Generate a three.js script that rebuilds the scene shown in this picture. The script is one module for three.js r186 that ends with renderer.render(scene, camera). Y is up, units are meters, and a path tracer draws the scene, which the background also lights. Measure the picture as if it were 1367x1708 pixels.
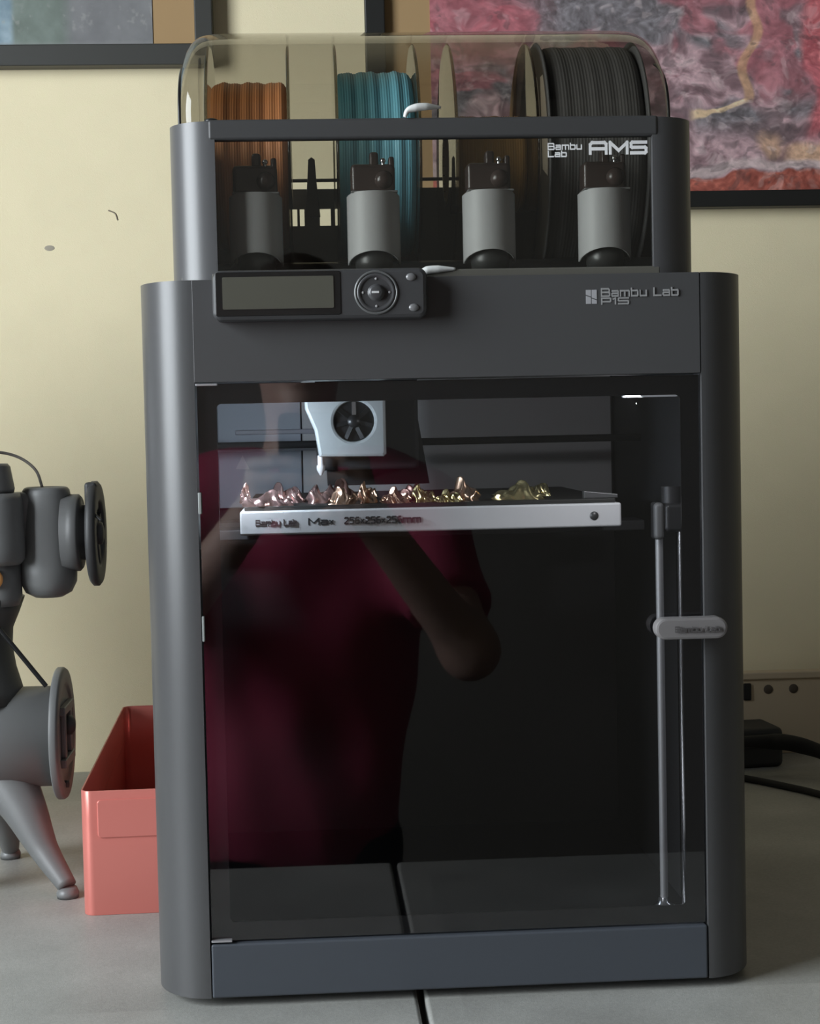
import * as THREE from 'three';
import { RoundedBoxGeometry } from 'three/addons/geometries/RoundedBoxGeometry.js';
import { mergeGeometries, mergeVertices, toCreasedNormals } from 'three/addons/utils/BufferGeometryUtils.js';
import { RectAreaLightUniformsLib } from 'three/addons/lights/RectAreaLightUniformsLib.js';
import { MarchingCubes } from 'three/addons/objects/MarchingCubes.js';

// ---------------------------------------------------------------- camera, light, exposure
const scene = new THREE.Scene();
const camera = new THREE.PerspectiveCamera(2 * Math.atan(854 / 2800) * 180 / Math.PI, 1367 / 1708, 0.02, 30);
camera.position.set(-0.0893, 0.3626, 1.0521);
camera.rotation.set(-0.0487, -0.0598, -0.0216, 'YXZ');
scene.add(camera);

scene.background = new THREE.Color().setRGB(0.75, 0.87, 1.0);      // overcast daylight outside the window
scene.backgroundIntensity = 2.2;
RectAreaLightUniformsLib.init();
const WIN = { z0: 0.15, z1: 1.3, y0: 0.2, y1: 1.55 };               // the window in the left wall
const dayLight = new THREE.RectAreaLight(new THREE.Color().setRGB(0.9, 0.96, 1.0), 16, WIN.z1 - WIN.z0 - 0.1, WIN.y1 - WIN.y0 - 0.1);
dayLight.position.set(-1.585, (WIN.y0 + WIN.y1) / 2, (WIN.z0 + WIN.z1) / 2);
dayLight.lookAt(2, (WIN.y0 + WIN.y1) / 2, (WIN.z0 + WIN.z1) / 2);
scene.add(dayLight);

const renderer = new THREE.WebGLRenderer({ antialias: true });
renderer.toneMapping = THREE.LinearToneMapping;
renderer.toneMappingExposure = 0.96;
renderer.shadowMap.enabled = true;

// ---------------------------------------------------------------- helpers
let seed = 7;
const rnd = () => { seed = (seed * 1664525 + 1013904223) >>> 0; return seed / 4294967296; };
const used = {};
const numbered = (n) => { const k = used[n] = (used[n] ?? -1) + 1; return k ? `${n}_${String(k).padStart(3, '0')}` : n; };
function thing(name, label, category, pos = [0, 0, 0], turn = 0, group) {
  const o = new THREE.Group(); o.name = numbered(name); scene.add(o);
  o.position.set(...pos); o.rotation.y = turn;
  o.userData = { label, category }; if (group) o.userData.group = group;
  return o;
}
function prep(g) {
  let r = g.index ? g.toNonIndexed() : g;
  if (!r.attributes.normal) r.computeVertexNormals();
  const out = new THREE.BufferGeometry();
  out.setAttribute('position', r.attributes.position); out.setAttribute('normal', r.attributes.normal);
  out.setAttribute('uv', r.attributes.uv || new THREE.BufferAttribute(new Float32Array(r.attributes.position.count * 2), 2));
  return out;
}
const join = (gs) => gs.length === 1 ? gs[0] : mergeGeometries(gs.map(prep));
function part(name, gs, m, parent, label) {
  const o = new THREE.Mesh(join([].concat(gs)), m); o.name = name; o.castShadow = o.receiveShadow = true;
  if (label) o.userData.label = label;
  parent.add(o); return o;
}
const parts = (name, list, m, parent, label) => list.map((g) => part(name, g, m, parent, label));
function struct(name, gs, m) { const o = part(name, gs, m, scene); o.userData.kind = 'structure'; return o; }
const soft = (g) => toCreasedNormals(g.scale(1000, 1000, 1000), 0.9).scale(0.001, 0.001, 0.001);
const at = (g, x, y, z) => g.translate(x, y, z);
const box = (x0, x1, y0, y1, z0, z1, r = 0.001) => {
  const w = x1 - x0, h = y1 - y0, d = z1 - z0, g = r > 0 ? new RoundedBoxGeometry(w, h, d, 2, Math.min(r, w / 2.02, h / 2.02, d / 2.02)) : new THREE.BoxGeometry(w, h, d);
  return at(g, (x0 + x1) / 2, (y0 + y1) / 2, (z0 + z1) / 2);
};
const V = (x, y, z) => new THREE.Vector3(x, y, z);
function taper(pts, radii, seg = 40, rad = 16) {                     // tube whose radius changes along it, with rounded ends
  const c = new THREE.CatmullRomCurve3(pts.map((p) => V(...p))), fr = c.computeFrenetFrames(seg), P = [], I = [];
  for (let i = 0; i <= seg; i++) {
    const t = i / seg, p = c.getPoint(t), k = t * (radii.length - 1), a = Math.min(radii.length - 2, Math.floor(k)), r = radii[a] + (radii[a + 1] - radii[a]) * (k - a);
    for (let j = 0; j < rad; j++) { const th = j / rad * 2 * Math.PI; const q = p.clone().addScaledVector(fr.normals[i], r * Math.cos(th)).addScaledVector(fr.binormals[i], r * Math.sin(th)); P.push(q.x, q.y, q.z); }
  }
  for (let i = 0; i < seg; i++) for (let j = 0; j < rad; j++) { const a = i * rad + j, b = i * rad + (j + 1) % rad; I.push(a, b, a + rad, b, b + rad, a + rad); }
  for (const [row, flip] of [[0, 1], [seg, 0]]) { const p = c.getPoint(row / seg), n = P.length / 3; P.push(p.x, p.y, p.z); for (let j = 0; j < rad; j++) { const a = row * rad + j, b = row * rad + (j + 1) % rad; flip ? I.push(n, b, a) : I.push(n, a, b); } }
  const g = new THREE.BufferGeometry(); g.setAttribute('position', new THREE.Float32BufferAttribute(P, 3)); g.setIndex(I); g.computeVertexNormals(); return g;
}
const lathe = (prof, seg = 40) => new THREE.LatheGeometry(prof.map(([r, y]) => new THREE.Vector2(r, y)), seg);
const latheX = (prof, seg = 48) => lathe(prof, seg).rotateZ(-Math.PI / 2);    // profile [radius, x]
const latheZ = (prof, seg = 48) => lathe(prof, seg).rotateX(Math.PI / 2);     // profile [radius, z]
function extrude(pts, depth, bevel = 0, holes = []) {               // outline in x, y; depth along z from 0
  const s = pts instanceof THREE.Shape ? pts : new THREE.Shape(pts.map(([x, y]) => new THREE.Vector2(x, y)));
  for (const h of holes) s.holes.push(h instanceof THREE.Path ? h : new THREE.Path(h.map(([x, y]) => new THREE.Vector2(x, y))));
  return new THREE.ExtrudeGeometry(s, { depth: depth - 2 * bevel, bevelEnabled: bevel > 0, bevelSize: bevel, bevelThickness: bevel, bevelOffset: -bevel, bevelSegments: 2, curveSegments: 20 }).translate(0, 0, bevel);
}
function rrect(x0, x1, y0, y1, r, cls = THREE.Shape) {
  const s = new cls(); s.moveTo(x0 + r, y0); s.lineTo(x1 - r, y0); s.absarc(x1 - r, y0 + r, r, -Math.PI / 2, 0); s.lineTo(x1, y1 - r); s.absarc(x1 - r, y1 - r, r, 0, Math.PI / 2);
  s.lineTo(x0 + r, y1); s.absarc(x0 + r, y1 - r, r, Math.PI / 2, Math.PI); s.lineTo(x0, y0 + r); s.absarc(x0 + r, y0 + r, r, Math.PI, 1.5 * Math.PI); return s;
}
const stand = (g) => g.rotateX(-Math.PI / 2);                        // outline in x, -z becomes a plan; depth becomes height
// noise and canvas textures
const hash = (x, y) => { const s = Math.sin(x * 127.1 + y * 311.7) * 43758.5453; return s - Math.floor(s); };
const smooth = (t) => t * t * (3 - 2 * t);
function noise(x, y) { const i = Math.floor(x), j = Math.floor(y), u = smooth(x - i), v = smooth(y - j); return (hash(i, j) * (1 - u) + hash(i + 1, j) * u) * (1 - v) + (hash(i, j + 1) * (1 - u) + hash(i + 1, j + 1) * u) * v; }
const fbm = (x, y, n = 4) => { let s = 0, a = 0.5; for (let k = 0; k < n; k++) { s += a * noise(x, y); x = x * 2.03 + 7.1; y = y * 2.03 + 3.7; a *= 0.5; } return s / (1 - Math.pow(0.5, n)); };
function dataTex(w, h, fn, srgb = true) {
  const d = new Uint8Array(w * h * 4);
  for (let y = 0; y < h; y++) for (let x = 0; x < w; x++) { const c = fn(x / w, y / h); const k = (y * w + x) * 4; for (let i = 0; i < 3; i++) d[k + i] = Math.max(0, Math.min(255, c[i])); d[k + 3] = 255; }
  const t = new THREE.DataTexture(d, w, h); t.magFilter = THREE.LinearFilter; t.minFilter = THREE.LinearFilter; t.wrapS = t.wrapT = THREE.RepeatWrapping; if (srgb) t.colorSpace = THREE.SRGBColorSpace; t.needsUpdate = true; return t;
}
function planarUV(g, ax, ay) { const p = g.attributes.position, uv = new Float32Array(p.count * 2); for (let i = 0; i < p.count; i++) { uv[2 * i] = p.getComponent(i, ax); uv[2 * i + 1] = p.getComponent(i, ay); } g.setAttribute('uv', new THREE.BufferAttribute(uv, 2)); return g; }

// ---------------------------------------------------------------- materials
const lin = (r, g, b) => new THREE.Color().setRGB(r, g, b);
const std = (c, roughness = 0.6, metalness = 0, more = {}) => new THREE.MeshStandardMaterial({ color: c, roughness, metalness, ...more });
const phys = (c, roughness, more = {}) => new THREE.MeshPhysicalMaterial({ color: c, roughness, ...more });
const pane = (c, ior = 1.5, roughness = 0.02) => new THREE.MeshPhysicalMaterial({ color: c, roughness, transmission: 1, thickness: 0, ior });
const grain = dataTex(256, 256, (u, v) => { const n = 128 + 100 * (hash(u * 256, v * 256) - 0.5); return [n, n, n]; }, false); grain.repeat.set(12, 12);
const M = {
  shell: std(lin(0.07, 0.07, 0.072), 0.34), shellRough: std(lin(0.06, 0.06, 0.06), 0.55), plinth: std(lin(0.058, 0.066, 0.08), 0.5), black: std(lin(0.012, 0.012, 0.013), 0.35), blackMatte: std(lin(0.015, 0.015, 0.016), 0.8),
  inner: std(lin(0.03, 0.03, 0.032), 0.6), chrome: std(lin(0.75, 0.76, 0.78), 0.22, 1), steel: std(lin(0.5, 0.5, 0.52), 0.45, 0.8), alu: std(lin(0.82, 0.82, 0.82), 0.55, 0.05),
  white: std(lin(0.75, 0.76, 0.74), 0.3), print: std(lin(0.8, 0.8, 0.8), 0.5), printDim: std(lin(0.3, 0.3, 0.3), 0.5), greyLight: std(lin(0.3, 0.3, 0.305), 0.55), greyKnob: std(lin(0.2, 0.19, 0.19), 0.45),
  cast: std(lin(0.16, 0.163, 0.163), 0.45, 0.1), castDark: std(lin(0.035, 0.035, 0.036), 0.55),
};

// ---------------------------------------------------------------- room
const FLOOR = -0.74, CEIL = 1.75, X0 = -1.6, X1 = 2.1, ZB = -0.79, ZF = 2.7;
const wallTex = dataTex(512, 512, (u, v) => {
  const w = 0.93 + 0.05 * fbm(u * 6, v * 6, 5) + 0.02 * fbm(u * 60, v * 60, 2);
  return [248 * w, 235 * w, 198 * w];
});
wallTex.repeat.set(0.5, 0.5);
const wallMat = std(0xffffff, 0.85); wallMat.map = wallTex; wallMat.bumpMap = grain; wallMat.bumpScale = 0.0003;
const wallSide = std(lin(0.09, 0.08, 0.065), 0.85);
struct('wall_back', planarUV(box(X0 - 0.1, X1 + 0.1, FLOOR - 0.05, CEIL + 0.05, ZB - 0.1, ZB, 0), 0, 1), wallMat);
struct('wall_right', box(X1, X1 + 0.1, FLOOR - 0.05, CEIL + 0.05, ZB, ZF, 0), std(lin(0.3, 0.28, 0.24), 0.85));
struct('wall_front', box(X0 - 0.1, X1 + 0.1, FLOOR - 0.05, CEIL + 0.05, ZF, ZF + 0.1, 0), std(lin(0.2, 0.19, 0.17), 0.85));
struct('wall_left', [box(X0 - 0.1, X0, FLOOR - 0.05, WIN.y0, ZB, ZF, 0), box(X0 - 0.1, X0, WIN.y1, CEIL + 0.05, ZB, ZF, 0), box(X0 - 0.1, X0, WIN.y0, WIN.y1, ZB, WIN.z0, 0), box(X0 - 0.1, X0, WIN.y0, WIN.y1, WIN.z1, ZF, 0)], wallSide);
struct('floor', box(X0 - 0.1, X1 + 0.1, FLOOR - 0.05, FLOOR, ZB - 0.1, ZF + 0.1, 0), std(lin(0.06, 0.05, 0.045), 0.6));
struct('ceiling', box(X0 - 0.1, X1 + 0.1, CEIL, CEIL + 0.05, ZB - 0.1, ZF + 0.1, 0), std(lin(0.05, 0.048, 0.045), 0.9));
{
  const w = new THREE.Group(); w.name = 'window_1'; w.userData.kind = 'structure'; scene.add(w);
  const wm = std(lin(0.8, 0.8, 0.78), 0.5), f = 0.05, zm = (WIN.z0 + WIN.z1) / 2;
  parts('window_frame', [box(X0 - 0.09, X0 - 0.02, WIN.y0, WIN.y0 + f, WIN.z0, WIN.z1), box(X0 - 0.09, X0 - 0.02, WIN.y1 - f, WIN.y1, WIN.z0, WIN.z1), box(X0 - 0.09, X0 - 0.02, WIN.y0, WIN.y1, WIN.z0, WIN.z0 + f), box(X0 - 0.09, X0 - 0.02, WIN.y0, WIN.y1, WIN.z1 - f, WIN.z1), box(X0 - 0.085, X0 - 0.03, WIN.y0, WIN.y1, zm - 0.02, zm + 0.02)], wm, w);
  for (const [a, b] of [[WIN.z0 + f, zm - 0.02], [zm + 0.02, WIN.z1 - f]]) part('window_pane', box(X0 - 0.06, X0 - 0.056, WIN.y0 + f, WIN.y1 - f, a, b, 0), pane(lin(0.97, 0.98, 0.98)), w);
}
// scuffs on the painted wall
{
  const c = new THREE.CatmullRomCurve3([V(-0.298, 0.6065, ZB), V(-0.291, 0.603, ZB), V(-0.2885, 0.596, ZB)]);
  struct('wall_scratch', new THREE.TubeGeometry(c, 12, 0.0008, 6), std(lin(0.3, 0.26, 0.2), 0.9)).position.z = 0.0003;
  const s = new THREE.SphereGeometry(1, 16, 8).scale(0.0055, 0.003, 0.0006); struct('wall_stain', at(s, -0.362, 0.567, ZB), std(lin(0.4, 0.36, 0.29), 0.9));
}

// ---------------------------------------------------------------- table
const tableTex = dataTex(512, 512, (u, v) => { const n = 0.82 + 0.22 * fbm(u * 9, v * 9, 5) + 0.08 * (hash(u * 512, v * 512) - 0.5); return [173 * n, 173 * n, 168 * n]; });
tableTex.repeat.set(1.6, 1.6);
{
  const t = thing('folding_table', 'grey plastic topped table whose two panels meet in a dark seam under the printer', 'table', [0, 0, 0]);
  const m = std(0xffffff, 0.5); m.map = tableTex; m.bumpMap = grain; m.bumpScale = 0.0002;
  const seam = -0.0255, tz = [-0.775, 0.336];
  const panel = (a, b) => planarUV(box(a, b, -0.035, 0, tz[0], tz[1], 0.003), 0, 2);
  part('tabletop_panel', panel(-1.1, seam - 0.0022), m, t); part('tabletop_panel', panel(seam + 0.0022, 1.05), m, t);
  parts('under_rail', [box(-1.0, 0.95, -0.06, -0.036, tz[0] + 0.06, tz[0] + 0.09), box(-1.0, 0.95, -0.06, -0.036, tz[1] - 0.09, tz[1] - 0.06)], M.castDark, t);
  for (const x of [-0.95, 0.9]) for (const z of [tz[0] + 0.075, tz[1] - 0.075]) part('leg', new THREE.CylinderGeometry(0.014, 0.014, 0.68, 20).translate(x, -0.4, z), M.castDark, t);
}

// ---------------------------------------------------------------- pictures on the wall
function blobs(c, W, H, list) { for (const [x, y, rx, ry, col, a] of list) { c.globalAlpha = a; c.fillStyle = col; c.beginPath(); c.ellipse(x * W, y * H, rx * W, ry * H, 0, 0, 7); c.fill(); } c.globalAlpha = 1; }
function paintTex(W, H, fn) { const t = dataTex(W, H, fn); t.wrapS = t.wrapT = THREE.ClampToEdgeWrapping; return t; }
const mixc = (a, b, t) => [a[0] + (b[0] - a[0]) * t, a[1] + (b[1] - a[1]) * t, a[2] + (b[2] - a[2]) * t];
const clamp = (t) => Math.max(0, Math.min(1, t)), step = (a, b, t) => smooth(clamp((t - a) / (b - a)));
function picture(name, label, x0, x1, y0, y1, fwL, fwB, matL, matR, tex, fm) {
  const t = thing(name, label, 'picture', [0, 0, 0]);
  const zf = ZB + 0.022;
  const bar = (a, b, c, d) => box(a, b, c, d, ZB + 0.001, zf, 0.0015);
  part('frame', [bar(x0, x1, y0, y0 + fwB), bar(x0, x1, y1 - fwB, y1), bar(x0, x0 + fwL, y0 + fwB, y1 - fwB), bar(x1 - fwL, x1, y0 + fwB, y1 - fwB)], fm, t);
  const mm = std(lin(0.40, 0.26, 0.125), 0.8);
  if (matL) part('mount', box(x0 + fwL, x0 + fwL + matL, y0 + fwB, y1 - fwB, ZB + 0.002, ZB + 0.011, 0), mm, t);
  if (matR) part('mount', box(x1 - fwL - matR, x1 - fwL, y0 + fwB, y1 - fwB, ZB + 0.002, ZB + 0.011, 0), mm, t);
  const a = x0 + fwL + matL, b = x1 - fwL - matR, g = new THREE.BoxGeometry(b - a, y1 - y0 - 2 * fwB, 0.009).translate((a + b) / 2, (y0 + y1) / 2, ZB + 0.0075);
  const p = g.attributes.position, uv = g.attributes.uv; for (let i = 0; i < p.count; i++) uv.setXY(i, (p.getX(i) - a) / (b - a), (p.getY(i) - y0 - fwB) / (y1 - y0 - 2 * fwB));
  const am = std(0xffffff, 0.7); am.map = tex; part('artwork', g, am, t);
}
// left: grey and blue washes. u, v are metres from the lower right corner of the art
const leftArt = paintTex(512, 512, (u, v) => {
  const x = -(1 - u) * 0.52 - 0.244, y = v * 0.48;
  const n = fbm(x * 60, y * 50, 5), m = fbm(x * 220, y * 160, 3);
  let c = mixc([112, 112, 114], [138, 138, 139], n);
  c = mixc(c, mixc([98, 108, 100], [138, 150, 143], n), step(-0.32, -0.338, x));
  c = mixc(c, mixc([110, 132, 145], [165, 184, 194], fbm(x * 90 + 3, y * 90, 4)), step(-0.379, -0.386, x));
  c = mixc(c, [165, 165, 160], 0.45 * step(0.62, 0.8, m) * step(0.012, 0.02, y) * step(0.05, 0.035, y));
  c = mixc(c, [150, 150, 148], 0.5 * step(0.006, 0.0, y));
  return c;
});
picture('picture', 'framed grey and blue picture on the wall to the left of the printer', -0.82, -0.1798, 0.7568, 1.28, 0.0192, 0.0226, 0.0, 0.045, leftArt, std(lin(0.042, 0.042, 0.038), 0.5));
// right: red, mauve and slate brush work
const rightArt = paintTex(1024, 1024, (u, v) => {
  const x = 0.0533 + u * 0.55, y = 0.6163 + v * 0.48, wx = x + 0.03 * (fbm(x * 25, y * 25, 3) - 0.5), wy = y + 0.03 * (fbm(x * 25 + 9, y * 25, 3) - 0.5);
  const n = fbm(wx * 55, wy * 75, 5), f = fbm(wx * 190, wy * 230, 4);
  let c = mixc([112, 88, 92], [176, 146, 150], step(0.3, 0.7, n));
  c = mixc(c, mixc([90, 84, 86], [126, 122, 126], f), step(0.46, 0.6, fbm(wx * 16 + 2, wy * 16, 3)) * step(0.665, 0.7, y));
  c = mixc(c, [92, 78, 80], 0.6 * step(0.56, 0.7, fbm(wx * 40 + 20, wy * 50, 4)));
  c = mixc(c, mixc([160, 70, 78], [196, 110, 112], f), 0.85 * step(0.438, 0.452, wx + 0.01 * n) * step(0.485, 0.47, wx) * step(0.66, 0.69, y));
  c = mixc(c, [170, 92, 100], 0.55 * step(0.5, 0.65, fbm(wx * 22 + 40, wy * 30 + 5, 3)) * step(0.7, 0.73, y));
  c = mixc(c, mixc([190, 150, 122], [208, 172, 140], f), 0.85 * step(0.405, 0.43, wx) * step(0.672, 0.662, wy) * step(0.64, 0.65, wy));
  c = mixc(c, [200, 160, 130], 0.7 * step(0.02, 0.008, Math.hypot(wx - 0.397, (wy - 0.664))));
  c = mixc(c, [186, 168, 166], 0.8 * step(0.632, 0.637, wy) * step(0.652, 0.643, wy));
  c = mixc(c, mixc([128, 62, 52], [166, 96, 82], f), step(0.6345, 0.6305, wy + 0.004 * (n - 0.5)));
  c = mixc(c, [150, 72, 80], 0.6 * step(0.74, 0.77, y) * step(0.2, 0.1, x));
  const d = Math.abs((wy - 0.699) - 0.25 * (wx - 0.33) - 4 * Math.pow(Math.max(0, wx - 0.33), 2)); c = mixc(c, [206, 178, 142], 0.9 * step(0.0042, 0.0018, d) * step(0.31, 0.325, wx) * step(0.378, 0.37, wx));
  const d2 = Math.abs((x - 0.375) - 0.14 * (y - 0.72) - 0.006 * Math.sin(y * 90)); c = mixc(c, [184, 146, 112], 0.75 * step(0.007, 0.003, d2) * step(0.708, 0.72, y));
  c = mixc(c, [70, 62, 64], 0.3 * step(0.6, 0.74, fbm(wx * 95 + 11, wy * 120 + 3, 3)));
  c = mixc(c, [206, 188, 186], 0.3 * step(0.6, 0.75, fbm(wx * 80 + 31, wy * 95 + 13, 3)));
  return c.map((k) => Math.min(235, 1.16 * k * (0.84 + 0.32 * f)));
});
picture('picture', 'framed red and mauve abstract painting on the wall to the right of the printer', -0.0171, 0.66, 0.5985, 1.12, 0.0215, 0.0178, 0.0489, 0.0, rightArt, std(lin(0.012, 0.012, 0.011), 0.5));

// ---------------------------------------------------------------- stroke lettering (flat print built as thin ink)
const GLYPH = {
  A: [1.5, [[0, 0], [0, 0.82], [0.18, 1], [1.35, 1], [1.5, 0.85], [1.5, 0]], [[0, 0.42], [1.5, 0.42]]], M: [1.6, [[0, 0], [0, 1], [0.8, 0.25], [1.6, 1], [1.6, 0]]], S: [1.4, [[1.4, 1], [0.1, 1], [0, 0.9], [0, 0.6], [0.1, 0.52], [1.3, 0.52], [1.4, 0.42], [1.4, 0.1], [1.3, 0], [0, 0]]],
  B: [1.3, [[0, 0], [0, 1], [1.1, 1], [1.25, 0.88], [1.25, 0.62], [1.12, 0.52], [0, 0.52]], [[1.12, 0.52], [1.3, 0.4], [1.3, 0.12], [1.18, 0], [0, 0]]], P: [1.25, [[0, 0], [0, 1], [1.15, 1], [1.25, 0.9], [1.25, 0.5], [1.15, 0.4], [0, 0.4]]], L: [1.1, [[0, 1], [0, 0], [1.1, 0]]], 1: [0.35, [[0, 0.85], [0.3, 1], [0.3, 0]]],
  a: [1.0, [[0.05, 0.7], [0.9, 0.7], [1, 0.6], [1, 0], [0.1, 0], [0, 0.1], [0, 0.28], [0.1, 0.38], [1, 0.38]]], m: [1.4, [[0, 0], [0, 0.7], [1.3, 0.7], [1.4, 0.6], [1.4, 0]], [[0.7, 0.7], [0.7, 0]]], b: [1.0, [[0, 1], [0, 0], [0.9, 0], [1, 0.1], [1, 0.6], [0.9, 0.7], [0, 0.7]]], u: [1.0, [[0, 0.7], [0, 0.1], [0.1, 0], [1, 0], [1, 0.7]]],
  2: [0.62, [[0, 0.85], [0.12, 1], [0.5, 1], [0.62, 0.85], [0.62, 0.6], [0, 0.1], [0, 0], [0.62, 0]]], 5: [0.62, [[0.6, 1], [0.04, 1], [0, 0.55], [0.5, 0.6], [0.62, 0.45], [0.62, 0.12], [0.5, 0], [0, 0.02]]], 6: [0.62, [[0.55, 1], [0.2, 1], [0, 0.7], [0, 0.12], [0.12, 0], [0.5, 0], [0.62, 0.12], [0.62, 0.42], [0.5, 0.55], [0.02, 0.5]]], x: [0.5, [[0, 0.12], [0.5, 0.62]], [[0, 0.62], [0.5, 0.12]]], ' ': [0.5],
};
function lettering(text, h, stroke, wide = 1, depth = 0.0003) {      // baseline at the origin, along +x, facing +z
  const gs = []; let x = 0;
  for (const ch of text) {
    const [w, ...lines] = GLYPH[ch];
    for (const l of lines) for (let i = 0; i + 1 < l.length; i++) {
      const [ax, ay, bx, by] = [(x + l[i][0] * wide) * h, l[i][1] * h, (x + l[i + 1][0] * wide) * h, l[i + 1][1] * h], len = Math.hypot(bx - ax, by - ay);
      depth += 0.000012; gs.push(new THREE.BoxGeometry(len + stroke * 0.9, stroke, depth).rotateZ(Math.atan2(by - ay, bx - ax)).translate((ax + bx) / 2, (ay + by) / 2, depth / 2));
    }
    x += w * wide + 0.38 * wide;
  }
  return join(gs);
}
const fitX = (g, x0, x1) => { g.computeBoundingBox(); const b = g.boundingBox; g.scale((x1 - x0) / (b.max.x - b.min.x), 1, 1); g.computeBoundingBox(); return g.translate(x0 - g.boundingBox.min.x, 0, 0); };

// ---------------------------------------------------------------- the printer
const W = 0.1939, H = 0.4583, SL = -0.1586, SR = 0.1602, YT = 0.395, YB = 0.0406, D = 0.389;
{
  const t = thing('printer', 'tall dark grey boxy 3D printer with a black glass door', 'printer', [0, 0, 0]);
  const F = 0.006;
  const post = (seam, s) => {                                       // rounded corner post, plan outline (x, -z)
    const pts = [[seam, 0]]; const ex = W - Math.abs(seam), ez = 0.042;
    for (let k = 1; k <= 28; k++) { const a = k / 28 * Math.PI / 2; pts.push([seam + s * ex * Math.sin(a), ez * (1 - Math.cos(a))]); }
    pts.push([s * (W - 0.007), ez], [s * (W - 0.009), 0.03], [seam - s * 0, 0.022]);
    if (s < 0) pts.reverse();
    return soft(stand(extrude(pts, H - F, 0)).translate(0, F, 0));
  };
  part('corner_post', post(SL, -1), M.shell, t);
  part('corner_post', post(SR, 1), M.shell, t);
  part('front_panel', box(SL - 0.0002, SR - 0.0006, YT, H, -0.03, 0.0001, 0.0003), M.shell, t);
  part('plinth', box(SL + 0.0006, SR - 0.0006, F, YB, -0.03, 0.0004, 0.0015), M.plinth, t);
  part('top_plate', box(-W + 0.01, W - 0.01, H - 0.008, H - 0.0005, -D + 0.01, -0.03, 0.001), M.shell, t);
  part('floor_plate', box(-W + 0.005, W - 0.005, F, 0.02, -D + 0.005, -0.03, 0.001), M.black, t);
  for (const s of [-1, 1]) part('side_panel', box(s > 0 ? W - 0.006 : -W, s > 0 ? W : -W + 0.006, F, H, -D, -0.042, 0.001), M.shell, t);
  part('back_panel', box(-W + 0.006, W - 0.006, F, H, -D, -D + 0.006, 0.001), std(lin(0.02, 0.02, 0.021), 0.7), t);
  for (const x of [-0.15, 0.15]) for (const z of [-0.045, -0.34]) part('foot', new THREE.CylinderGeometry(0.012, 0.011, F, 20).translate(x, F / 2, z), M.black, t);
  // inside liner
  parts('liner', [box(-0.176, -0.1725, 0.02, 0.44, -0.38, -0.03, 0), box(0.1725, 0.176, 0.02, 0.44, -0.38, -0.03, 0)], M.inner, t);
  // door: glass with a printed black border
  const dz = -0.0035, gx0 = SL + 0.001, gx1 = SR - 0.0012, gy0 = YB + 0.0012, gy1 = YT - 0.0012;
  const door = part('door', box(gx0, gx1, gy0, gy1, dz - 0.0005, dz, 0), pane(lin(0.86, 0.86, 0.87), 1.56, 0.02), t, 'black tinted glass door');
  const ring = new THREE.Shape([[gx0, gy0], [gx1, gy0], [gx1, gy1], [gx0, gy1]].map((p) => new THREE.Vector2(...p)));
  part('door_border', extrude(ring, 0.002, 0, [rrect(-0.1457, 0.1472, 0.0532, 0.3815, 0.003, THREE.Path)]).translate(0, 0, dz - 0.0027), phys(lin(0.011, 0.011, 0.012), 0.25), door);
  const hn = (x, y) => latheZ([[0, -0.004], [0.0045, -0.004], [0.005, 0], [0.004, 0.002], [0, 0.0022]], 20).translate(x, y, dz - 0.004);
  parts('hinge_screw', [[-0.141, 0.389], [-0.113, 0.3885], [-0.1, 0.3885]].map(([x, y]) => hn(x, y)), std(lin(0.03, 0.03, 0.032), 0.35, 0.4), door);
  parts('hinge_screw', [[-0.138, 0.0475], [-0.115, 0.0475]].map(([x, y]) => hn(x, y)), std(lin(0.04, 0.04, 0.045), 0.35, 0.4), door);
  parts('hinge', [box(SL + 0.0005, SL + 0.014, YT - 0.0022, YT - 0.0008, -0.004, 0.0004, 0.0004), box(SL + 0.001, SL + 0.014, YB + 0.0012, YB + 0.0026, -0.004, 0.0006, 0.0004)], std(lin(0.5, 0.5, 0.52), 0.3, 0.6), door);
  parts('hinge_clip', [box(SL + 0.0001, SL + 0.0022, 0.313, 0.3265, -0.004, 0.0003, 0.0005), box(SL + 0.0005, SL + 0.002, 0.233, 0.249, -0.004, 0.0001, 0.0005)], std(lin(0.3, 0.32, 0.31), 0.4), door);
  const hs = rrect(0.1262, 0.172, 0.2272, 0.2408, 0.0067);
  const handle = part('handle', extrude(hs, 0.012, 0.0016), M.greyKnob, door, 'grey pill shaped door handle'); handle.position.z = 0.0008;
  part('lettering', fitX(lettering('Bambu Lab', 0.0032, 0.0007, 1.2), 0.138, 0.1665).translate(0, 0.2322, 0.0128), std(lin(0.09, 0.085, 0.085), 0.5), handle);
  // brand print on the front panel
  const lg = part('logo', [[[0.0873, 0.4395], [0.0905, 0.4395], [0.0905, 0.4434], [0.0873, 0.4446]], [[0.0873, 0.4452], [0.0905, 0.4440], [0.0905, 0.4482], [0.0873, 0.4482]], [[0.0910, 0.4395], [0.0942, 0.4395], [0.0942, 0.4416], [0.0910, 0.4428]], [[0.0910, 0.4434], [0.0942, 0.4422], [0.0942, 0.4482], [0.0910, 0.4482]]].map((q) => extrude(q, 0.0003)), std(lin(0.38, 0.38, 0.4), 0.5), t, 'pale bamboo stalk logo block'); lg.position.z = 0.00005;
  const l1 = part('lettering', [fitX(lettering('Bambu Lab', 0.0046, 0.00105, 1.25), 0.0969, 0.1463).translate(0, 0.4441, 0), fitX(lettering('P1S', 0.0036, 0.0009, 1.3), 0.0969, 0.1148).translate(0, 0.4392, 0)], M.printDim, t, 'small grey maker and model lettering'); l1.position.z = 0.00005;
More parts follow.
